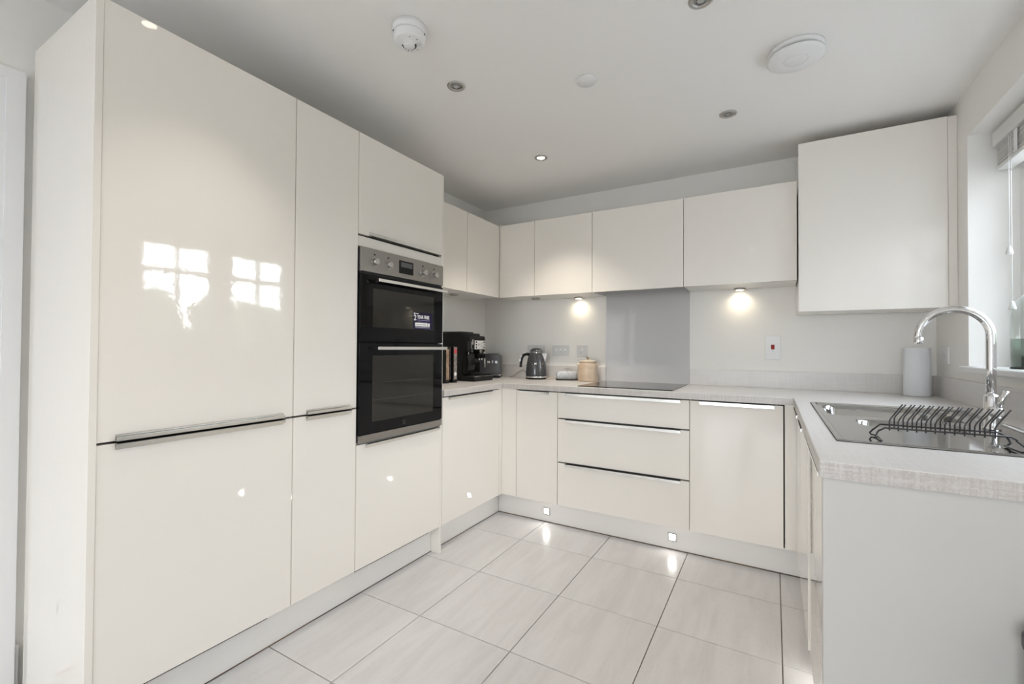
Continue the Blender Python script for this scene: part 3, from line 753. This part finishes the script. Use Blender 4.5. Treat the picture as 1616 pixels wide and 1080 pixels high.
t = plate('double_socket', FWR, 3.036, 3.165, 1.083, 1.169, 'white wall socket on the window wall behind the paper roll', 'socket', m_whitepl)
fbox('rocker', FWR, 3.075, 3.09, .008, .0105, 1.115, 1.14, m_greypl, t, .001)

# ------------------------------------------------------------------ sink, tap, rack
SX0, SX1, SY0, SY1, SZ = .145, .650, 1.455, 2.447, .9145
sk = empty('sink', ((SX0 + SX1) / 2, (SY0 + SY1) / 2, ZW), 'stainless steel one-and-a-half bowl sink with drainer set in the worktop', 'sink')
def rrect(x0, x1, y0, y1, r, n=6):
    P = []
    for cx, cy, a in ((x1 - r, y1 - r, 0), (x0 + r, y1 - r, PI/2), (x0 + r, y0 + r, PI), (x1 - r, y0 + r, 3*PI/2)):
        for k in range(n + 1): P.append((cx + r * math.cos(a + k * PI/2/n), cy + r * math.sin(a + k * PI/2/n)))
    return P
bm = bmesh.new()
def loop(P, z): 
    vs = [bm.verts.new((x, y, z)) for x, y in P]; es = [bm.edges.new((vs[i], vs[(i + 1) % len(vs)])) for i in range(len(vs))]; return vs, es
def bridge(A, B):
    n = len(A)
    for i in range(n):
        f = bm.faces.new((A[i], A[(i + 1) % n], B[(i + 1) % n], B[i])); f.smooth = True
o0, _ = loop(rrect(SX0, SX1, SY0, SY1, .006), ZW + .0017)
o1, _ = loop(rrect(SX0 + .001, SX1 - .001, SY0 + .001, SY1 - .001, .006), SZ)
o2, _ = loop(rrect(SX0 + .013, SX1 - .013, SY0 + .013, SY1 - .013, .010), SZ + .0006)
o3, e3 = loop(rrect(SX0 + .018, SX1 - .018, SY0 + .018, SY1 - .018, .012), SZ - .0045)
bridge(o0, o1); bridge(o1, o2); bridge(o2, o3)
BZ = SZ - .0045
bowls = [(.176, .590, 2.035, 2.395, .055, .155), (.240, .520, 1.785, 1.965, .050, .105)]
fe = list(e3); bl = []
for x0, x1, y0, y1, r, dp in bowls:
    v_, e_ = loop(rrect(x0, x1, y0, y1, r), BZ); bl.append(v_); fe += e_
g = bmesh.ops.triangle_fill(bm, use_beauty=True, use_dissolve=False, edges=fe)
for (x0, x1, y0, y1, r, dp), v_ in zip(bowls, bl):
    prev = v_
    for ins, z in ((.004, BZ - .004), (.010, BZ - .02), (.018, BZ - dp + .03), (.030, BZ - dp + .008), (.055, BZ - dp)):
        c_, _ = loop(rrect(x0 + ins, x1 - ins, y0 + ins, y1 - ins, max(.012, r - ins * .4)), z); bridge(prev, c_); prev = c_
    bm.faces.new(list(reversed(prev)))
build('basin', bm, m_sink, sk)
build('rim_shade_strip', MB().box((SX0 - .0015, SY0 - .0015, ZW), (SX1 + .0015, SY0 + .004, ZW + .0016)).box((SX0 - .0015, SY0 + .004, ZW), (SX0 + .004, SY1 - .004, ZW + .0012)).box((SX0 - .0015, SY1 - .004, ZW), (SX1 + .0015, SY1 + .0015, ZW + .0012)).box((SX1 - .004, SY0 + .004, ZW), (SX1 + .0015, SY1 - .004, ZW + .0012)), m_slot, sk)  # near-black strips under the rim, put in for its shadow line
for x, y, z in ((.383, 2.215, BZ - .155), (.380, 1.875, BZ - .105)):
    build('waste', MB().lathe([(.0, .003), (.020, .003), (.028, .004), (.036, .001), (.036, -.0005), (0, -.0005)], (x, y, z), 28), m_chrome, sk)

# tap
TX, TY = .572, 1.915
tp = empty('mixer_tap', (TX, TY, SZ - .004), 'tall chrome swan-neck mixer tap behind the sink bowls', 'tap')
build('body', MB().lathe([(.021, 0), (.021, .006), (.0172, .009), (.0172, .100), (.0160, .104), (.0125, .106)], (TX, TY, SZ - .004), 32), m_chrome, tp)
pts = [Vector((TX, TY, 1.005)), Vector((TX, TY, 1.10)), Vector((TX, TY, 1.196))]
R_ = .0835
dirx = Vector((-1, .02, 0)).normalized()
cc = Vector((TX, TY, 1.196)) + dirx * R_
for k in range(1, 19):
    a = PI * k / 18 * .985
    pts.append(cc - dirx * (R_ * math.cos(a)) + Vector((0, 0, R_ * math.sin(a))))
e = pts[-1]
pts.append(e + Vector((0, 0, -.020)))
sp_ = build('spout', MB().tube(pts, .0115, 20), m_chrome, tp)
build('aerator', MB().cyl(e + Vector((0, 0, -.030)), e + Vector((0, 0, -.008)), .0123, .0123, 24, .001), m_chrome, sp_)
hx = Vector((.02, -1, 0)).normalized()
p0 = Vector((TX, TY, .967))
build('cartridge', MB().cyl(p0 + hx * .010, p0 + hx * .048, .0165, .0165, 28, .004), m_chrome, tp)
build('lever', MB().tube([p0 + hx * .040 + Vector((.002, 0, .010)), p0 + hx * .043 + Vector((.008, 0, .035)), p0 + hx * .047 + Vector((.017, 0, .066))], [.0065, .0068, .0078], 16), m_chrome, tp)

# dish rack
rk = empty('dish_rack', (.37, 1.55, SZ), 'small dark grey wire dish rack on the sink drainer', 'rack')
RZ = .945; RR = .0023
ya, yb = 1.522, 1.587
x0, x1 = .254, .487
zl = SZ - .0045 + RR + .0014
build('rail', MB().tube([(x0 - .012, ya + .008, RZ - .010), (x0, ya, RZ), (x1, ya, RZ), (x1 + .012, ya + .004, RZ - .008)], RR, 8), m_wire, rk)
build('rail', MB().tube([(x0 - .012, yb - .008, RZ - .010), (x0, yb, RZ), (x1, yb, RZ), (x1 + .012, yb - .004, RZ - .008)], RR, 8), m_wire, rk)
def endloop(x, s):
    pts = [(x - s * .012, yb - .008, RZ - .010), (x - s * .016, yb - .004, RZ - .015), (x - s * .022, yb + .004, zl + .006), (x - s * .018, yb + .010, zl), (x - s * .010, yb, zl),
           (x - s * .008, (ya + yb) / 2, zl), (x - s * .010, ya - .02, zl), (x - s * .018, ya - .026, zl + .001), (x - s * .022, ya - .014, zl + .008), (x - s * .016, ya + .002, RZ - .014), (x - s * .012, ya + .008, RZ - .010)]
    return MB().tube(pts, RR, 8)
build('end_loop', endloop(x0, 1), m_wire, rk); build('end_loop', endloop(x1, -1), m_wire, rk)
def prong(x, y, top, lean):
    mb = MB().tube([(x, y, RZ - .006), (x, y, RZ + .018), (x + .003, y, RZ + .026), (x + lean, y, RZ + top)], .0017, 8)
    build('prong', mb, m_wire, rk)
for k in range(12): prong(.263 + k * .0180, ya, .064, .027)
for k in range(11): prong(.2845 + k * .0187, yb, .058, .025)

# paper roll
c = Vector((.652, 3.118, ZW))
t = empty('kitchen_roll', c, 'white kitchen paper roll standing in the corner by the window', 'paper roll')
build('paper', MB().lathe([(.020, .001), (.054, .001), (.0555, .004), (.0555, .250), (.054, .252), (.020, .252), (.020, .001)], c, 40), m_paper, t)
build('core', MB().lathe([(.0185, .0), (.0198, .0), (.0198, .2515), (.0185, .2515), (.0185, 0)], c, 24), m_brown, t)

# ------------------------------------------------------------------ counter-top things
# kettle
c = Vector((-1.594, 3.120, ZW))
kt = empty('electric_kettle', c, 'dark grey rounded retro electric kettle on the worktop', 'kettle')
kr = Vector((c_x := math.cos(.44), math.sin(.44), 0)); kr = Vector((math.cos(YAW), math.sin(YAW), 0)); kn = Vector((math.sin(YAW), -math.cos(YAW), 0))
build('base', MB().lathe([(.080, 0), (.083, .004), (.083, .010), (.080, .013)], c, 40), m_black, kt)
build('base_band', MB().lathe([(.0815, .013), (.0835, .014), (.083, .024), (.081, .025)], c, 40), m_chrome, kt)
bd = build('body', MB().lathe([(.081, .025), (.0815, .03), (.0805, .06), (.076, .11), (.068, .155), (.058, .190), (.052, .205), (.050, .207)], c, 48), m_grey_en, kt)
build('rim', MB().lathe([(.0505, .206), (.0535, .207), (.0535, .2105), (.0505, .2115)], c, 40), m_chrome, kt)
build('lid', MB().lathe([(.052, .2112), (.0505, .218), (.042, .229), (.028, .238), (.012, .2415), (0, .242)], c, 40), m_grey_en, kt)
mb = MB()
sdir = (kr * .92 + kn * .38).normalized(); side = Vector((0, 0, 1)).cross(sdir)
A = [c + sdir * .050 + side * .020 + Vector((0, 0, .200)), c + sdir * .050 - side * .020 + Vector((0, 0, .200)), c + sdir * .066 - side * .014 + Vector((0, 0, .130)), c + sdir * .066 + side * .014 + Vector((0, 0, .130))]
B = [c + sdir * .088 + side * .006 + Vector((0, 0, .199)), c + sdir * .088 - side * .006 + Vector((0, 0, .199)), c + sdir * .0725 - side * .003 + Vector((0, 0, .138)), c + sdir * .0725 + side * .003 + Vector((0, 0, .138))]
va = [mb.bm.verts.new(p) for p in A]; vb = [mb.bm.verts.new(p) for p in B]
for i in range(4): mb.bm.faces.new((va[i], va[(i+1) % 4], vb[(i+1) % 4], vb[i]))
mb.bm.faces.new(vb); mb.bm.faces.new(list(reversed(va)))
build('spout', mb, m_chrome, kt)
hd = -kr
def kp(d, z): return c + hd * d + Vector((0, 0, z))
build('handle', MB().tube([kp(.050, .188), kp(.075, .194), kp(.098, .186), kp(.113, .165), kp(.119, .135), kp(.121, .105), kp(.121, .092)], [.011, .012, .012, .0115, .011, .0105, .009], 14), m_black, kt)
build('handle_band', MB().tube([kp(.0625, .199), kp(.080, .2035), kp(.103, .195), kp(.120, .171), kp(.1275, .138), kp(.1295, .105)], .0062, 8), m_chrome, kt)
# raised letters round the body
def ring_letters(s, c, z, rad, size, step, phi0, parent, m):
    for i, ch in enumerate(s):
        phi = phi0 + (i - (len(s) - 1) / 2) * step
        n = Vector((math.cos(phi), math.sin(phi), 0)); tx = Vector((-math.sin(phi), math.cos(phi), 0))
        build('letter', text_mb(ch, size, c + n * rad + Vector((0, 0, z)), tx, (0, 0, 1), n, .003, 'CENTER', bold=.0004), m, parent)
phi_cam = math.atan2(-3.12, 1.594)
ring_letters('SMEG', c, .113, .0762, .022, .36, phi_cam + .10, bd, m_chrome)
# kettle cable
pts = [(-1.680, 3.155, ZW + .010), (-1.72, 3.165, ZW + .055), (-1.745, 3.172, ZW + .062), (-1.79, 3.175, ZW + .040), (-1.83, 3.185, ZW + .014), (-1.855, 3.195, ZW + .0055), (-1.885, 3.205, ZW + .004)]
def smooth(pts, n=6):
    P = [Vector(p) for p in pts]; out = []
    for i in range(len(P) - 1):
        p0, p1, p2, p3 = P[max(i-1, 0)], P[i], P[i+1], P[min(i+2, len(P)-1)]
        for k in range(n):
            t = k / n; out.append(.5 * ((2*p1) + (p2 - p0)*t + (2*p0 - 5*p1 + 4*p2 - p3)*t*t + (3*p1 - p0 - 3*p2 + p3)*t**3))
    return out + [P[-1]]
build('power_cable', MB().tube(smooth(pts), .0035, 8), m_cable, kt)
build('power_cable', MB().tube(smooth([(-1.512, 3.125, ZW + .006), (-1.47, 3.14, ZW + .014), (-1.43, 3.16, ZW + .012), (-1.40, 3.185, ZW + .004)]), .003, 8), m_cable2, label='thin beige cable on the worktop between kettle and butter dish', cat='cable')
# butter dish
c = Vector((-1.352, 3.150, ZW))
t = empty('butter_dish', c, 'small pale grey speckled lidded butter dish beside the stoneware jar', 'dish')
a = YAW * .9
def orect(w, d_, r, z):
    P = rrect(-w, w, -d_, d_, r, 5); return [(c.x + x*math.cos(a) - y*math.sin(a), c.y + x*math.sin(a) + y*math.cos(a), z) for x, y in P]
def stack(layers):
    bm = bmesh.new(); prev = None
    for w, d_, r, z in layers:
        vs = [bm.verts.new(p) for p in orect(w, d_, r, c.z + z)]
        if prev:
            n = len(vs)
            for i in range(n):
                f = bm.faces.new((prev[i], prev[(i+1) % n], vs[(i+1) % n], vs[i])); f.smooth = True
        else: bm.faces.new(list(reversed(vs)))
        prev = vs
    bm.faces.new(prev); return bm
build('tray', stack([(.078, .046, .015, 0), (.082, .050, .018, .004), (.082, .050, .018, .009), (.078, .046, .016, .010)]), m_slot, t)
lid = build('lid', stack([(.077, .045, .016, .010), (.077, .045, .016, .052), (.073, .041, .018, .062), (.060, .030, .018, .067), (.030, .012, .01, .069)]), m_enamel, t)
build('knob', MB().lathe([(.006, .068), (.006, .078), (.012, .083), (.013, .088), (.009, .093), (0, .094)], c, 20), m_chrome, lid)
# stoneware jar
c = Vector((-1.176, 3.130, ZW))
t = empty('stoneware_jar', c, 'buff stoneware storage jar with a pale lid left of the hob', 'jar')
bd = build('body', MB().lathe([(.066, 0), (.071, .004), (.072, .010), (.072, .105), (.070, .118), (.063, .128), (.0585, .132), (.0585, .1405)], c, 44), m_stone, t)
for s_ in (-1, 1):
    p = c + kr * (.071 * s_) + Vector((0, 0, .121))
    build('lug', MB().lathe([(.0, -.010), (.007, -.008), (.0095, 0), (.007, .008), (0, .010)], p, 14, (Vector((0, 0, 1)), kn, kr)), m_stone2, bd)
lid = build('lid', MB().lathe([(.050, .1405), (.0615, .1408), (.063, .145), (.060, .149), (.030, .156), (.012, .158), (0, .158)], c, 40), m_stone2, t)
build('lid_knob', MB().lathe([(.0055, .157), (.0055, .163), (.0105, .168), (.011, .174), (.007, .178), (0, .179)], c, 20), mat('brown_knob', (.28, .21, .15), .4), lid)

# toaster
t = empty('toaster', (-2.02, 3.07, ZW), 'dark grey rounded retro toaster in the left corner of the worktop', 'toaster')
ta = math.radians(26); tx_ = Vector((math.cos(ta), math.sin(ta), 0)); tn = Vector((math.sin(ta), -math.cos(ta), 0))
o = Vector((-2.005, 3.080, ZW))
def sec(w, h, r):
    P = [(-w - .003, .028), (w + .003, .028)]
    for cx, a0 in ((w - r, 0), (-w + r, PI/2)):
        for k in range(9): P.append((cx + r * math.cos(a0 + k*PI/16), h - r + r * math.sin(a0 + k*PI/16)))
    return P
bd = build('body', MB().prism(sec(.098, .192, .035), o + tn * .075, tx_, (0, 0, 1), -tn, .150, .006), m_grey_en2, t)
build('base', MB().prism([(-.096, 0), (.096, 0), (.098, .020), (-.098, .020)], o + tn * .078, tx_, (0, 0, 1), -tn, .156, .003), m_blackm, t)
build('base_band', MB().prism([(-.101, .0195), (.101, .0195), (.101, .0285), (-.101, .0285)], o + tn * .0795, tx_, (0, 0, 1), -tn, .159, .002), m_chrome, t)
mb = MB()
for dy in (-.025, .025): mb.prism([(-.08, 0), (.08, 0), (.08, .0015), (-.08, .0015)], o + tn * (dy + .012) + Vector((0, 0, .1915)), tx_, (0, 0, 1), -tn, .024)
build('slot', mb, m_slot, t)
for i, ch in enumerate('SMEG'):
    p = o + tn * .0752 + tx_ * (-.024 + i * .030) + Vector((0, 0, .118))
    build('letter', text_mb(ch, .026, p, tx_, (0, 0, 1), tn, .003, 'CENTER', bold=.0004), m_chrome, bd)

# coffee machine, front faces +x
CY0, CY1 = 2.602, 2.832
t = empty('coffee_machine', (-1.98, 2.717, ZW), 'black bean-to-cup coffee machine on the left worktop', 'coffee machine')
sidep = [(-2.142, 0), (-1.90, 0), (-1.905, .045), (-1.925, .055), (-1.925, .13), (-1.895, .20), (-1.880, .215), (-1.880, .318), (-1.890, .327), (-1.925, .330), (-1.93, .347), (-2.142, .347)]
build('body', MB().prism([(x, z) for x, z in sidep], (0, CY0, ZW), (1, 0, 0), (0, 0, 1), (0, 1, 0), CY1 - CY0, .004), m_black, t)
build('bean_hopper_lid', MB().box((-2.12, CY0 + .012, ZW + .345), (-1.945, CY1 - .06, ZW + .357), .005), m_blackm, t)
build('front_chute', MB().prism([(-1.926, .05), (-1.885, .05), (-1.868, .12), (-1.880, .20), (-1.926, .20)], (0, CY0 + .004, ZW), (1, 0, 0), (0, 0, 1), (0, 1, 0), .088, .006), m_black, t, label='glossy black water tank front')
cpn = build('control_panel', MB().box((-1.882, 2.693, ZW + .229), (-1.877, CY1 - .005, ZW + .293), .0015), m_greypl, t, label='silver control panel')
for k in range(3): build('button', MB().box((-1.8775, 2.703, ZW + .236 + k * .0195), (-1.8755, 2.717, ZW + .249 + k * .0195), .0008), m_black, cpn)
for k in range(3): build('button', MB().box((-1.8775, 2.806, ZW + .236 + k * .0195), (-1.8755, 2.818, ZW + .249 + k * .0195), .0008), m_black, cpn)
build('dial', MB().cyl((-1.878, 2.782, ZW + .263), (-1.866, 2.782, ZW + .263), .018, .016, 28, .002), m_chrome, cpn)
build('knob', MB().cyl((-1.878, 2.742, ZW + .263), (-1.874, 2.742, ZW + .263), .010, .010, 20), m_satin, cpn)
build('steam_valve', MB().cyl((-1.905, 2.635, ZW + .300), (-1.868, 2.635, ZW + .300), .017, .016, 24, .002), m_black, t)
build('chrome_strip', MB().box((-1.8795, 2.650, ZW + .205), (-1.8775, 2.654, ZW + .300)).box((-1.8795, 2.662, ZW + .262), (-1.8765, 2.672, ZW + .300), .001).box((-1.8795, 2.662, ZW + .205), (-1.8775, 2.668, ZW + .235)).box((-1.8795, 2.612, ZW + .195), (-1.8775, 2.620, ZW + .207)), m_chrome, t)
build('emblem', MB().cyl((-1.880, 2.772, ZW + .213), (-1.8765, 2.772, ZW + .213), .014, .013, 24), m_satin, t)
sp_ = build('spout_block', MB().box((-1.905, 2.715, ZW + .160), (-1.858, 2.800, ZW + .200), .006), m_black, t)
for y in (2.740, 2.772): build('spout_nozzle', MB().cyl((-1.872, y, ZW + .148), (-1.872, y, ZW + .166), .007, .008, 16), m_chrome, sp_)
build('steam_wand', MB().tube([(-1.890, 2.815, ZW + .195), (-1.872, 2.812, ZW + .15), (-1.868, 2.806, ZW + .095)], [.007, .008, .009], 12), m_satin, t)
tr = build('drip_tray', MB().box((-1.925, CY0 - .004, ZW + .002), (-1.813, CY1 + .008, ZW + .036), .004), m_blackm, t)
mb = MB()
for k in range(10): mb.box((-1.915, CY0 + .008 + k * .0225, ZW + .0355), (-1.820, CY0 + .012 + k * .0225, ZW + .0375))
build('tray_grille', mb, m_satin, tr)
build('tray_edge', MB().box((-1.8135, CY0 - .004, ZW + .0335), (-1.812, CY1 + .008, ZW + .0365)), m_chrome, tr)
# coffee packets between oven and machine
t = empty('coffee_packet', (-1.905, 2.465, ZW), 'black coffee carton with grey and red strip beside the coffee machine', 'carton')
q = build('carton', MB().box((-1.985, 2.440, ZW), (-1.880, 2.490, ZW + .250), .003), m_black, t)
build('strip', MB().box((-1.8805, 2.449, ZW + .022), (-1.8792, 2.482, ZW + .243)), m_greyred, q)
build('strip', MB().box((-1.8795, 2.451, ZW + .200), (-1.8785, 2.480, ZW + .230)), m_redc, q)
build('strip', MB().box((-1.955, 2.4385, ZW + .022), (-1.900, 2.4402, ZW + .243)), m_greyred, q)
build('seal', MB().cyl((-1.8800, 2.465, ZW + .060), (-1.8782, 2.465, ZW + .060), .0135, .0135, 20), m_ink, q)
t = empty('coffee_packet', (-1.90, 2.387, ZW), 'black coffee carton with brown strip closest to the oven', 'carton')
q = build('carton', MB().box((-1.985, 2.362, ZW), (-1.885, 2.412, ZW + .240), .003), m_black, t)
build('strip', MB().box((-1.8855, 2.372, ZW + .022), (-1.8842, 2.403, ZW + .230)), m_brown, q)
build('strip', MB().box((-1.960, 2.3605, ZW + .022), (-1.910, 2.3622, ZW + .230)), m_brown, q)

# ------------------------------------------------------------------ window dressing
bl = empty('venetian_blind', (.855, 2.11, 1.93), 'white venetian blind drawn up at the top of the window', 'blind')
BY0, BY1 = 1.455, 2.752
box('headrail', (.831, BY0, 2.040), (.889, BY1, 2.1035), m_blind, bl, .002)
for k in range(13):
    z = 1.957 + k * .0062
    box('slat', (.845 + random.uniform(-.002, .002), BY0 + .008, z), (.893 + random.uniform(-.002, .002), BY1 - .008, z + .0032), m_blind, bl, .0008)
box('bottom_rail', (.843, BY0 + .006, 1.936), (.895, BY1 - .006, 1.953), m_blind, bl, .002)
for y in (2.56, 2.10, 1.65):
    box('ladder_tape', (.8385, y - .014, 1.950), (.8415, y + .014, 2.041), m_cord, bl, .001)
for y, zt in ((2.606, 1.563), (2.585, 1.335)):
    cdm = build('pull_cord', MB().cyl((.835, y, zt + .012), (.835, y, 2.042), .0011, .0011, 6), m_cord, bl)
    build('cord_pull', MB().lathe([(.003, .016), (.006, .012), (.0105, -.006), (.012, -.014), (.010, -.018), (0, -.019)], (.835, y, zt), 18), m_whitepl, cdm)
c = Vector((.872, 2.452, WZ0 + .0018))
t = empty('glass_bottle', c, 'large clear glass bottle standing on the window sill', 'bottle')
build('glass', MB().lathe([(.0, .001), (.080, .001), (.084, .006), (.084, .205), (.080, .235), (.066, .265), (.045, .290), (.030, .315), (.024, .345), (.0225, .40), (.026, .402), (.026, .412), (.0215, .412)], c, 40), m_bottle, t)
build('green_base', MB().lathe([(0, .003), (.078, .003), (.0825, .008), (.0825, .115), (.0, .115)], c, 40), m_bottle2, t, label='greenish lower half')
build('heel', MB().lathe([(.079, .0), (.0845, .001), (.0845, .006), (.079, .007), (.079, 0)], c, 36), m_slot, t)

# bin at the lower right corner
t = empty('pedal_bin', (.50, 1.0, 0), 'dark grey bin standing against the end panel at the lower right', 'bin')
build('body', MB().box((.381, .85, 0), (.63, 1.147, .622), .012), m_binb, t)
build('lid', MB().box((.376, .845, .621), (.635, 1.152, .663), .012, 3), m_bin, t)
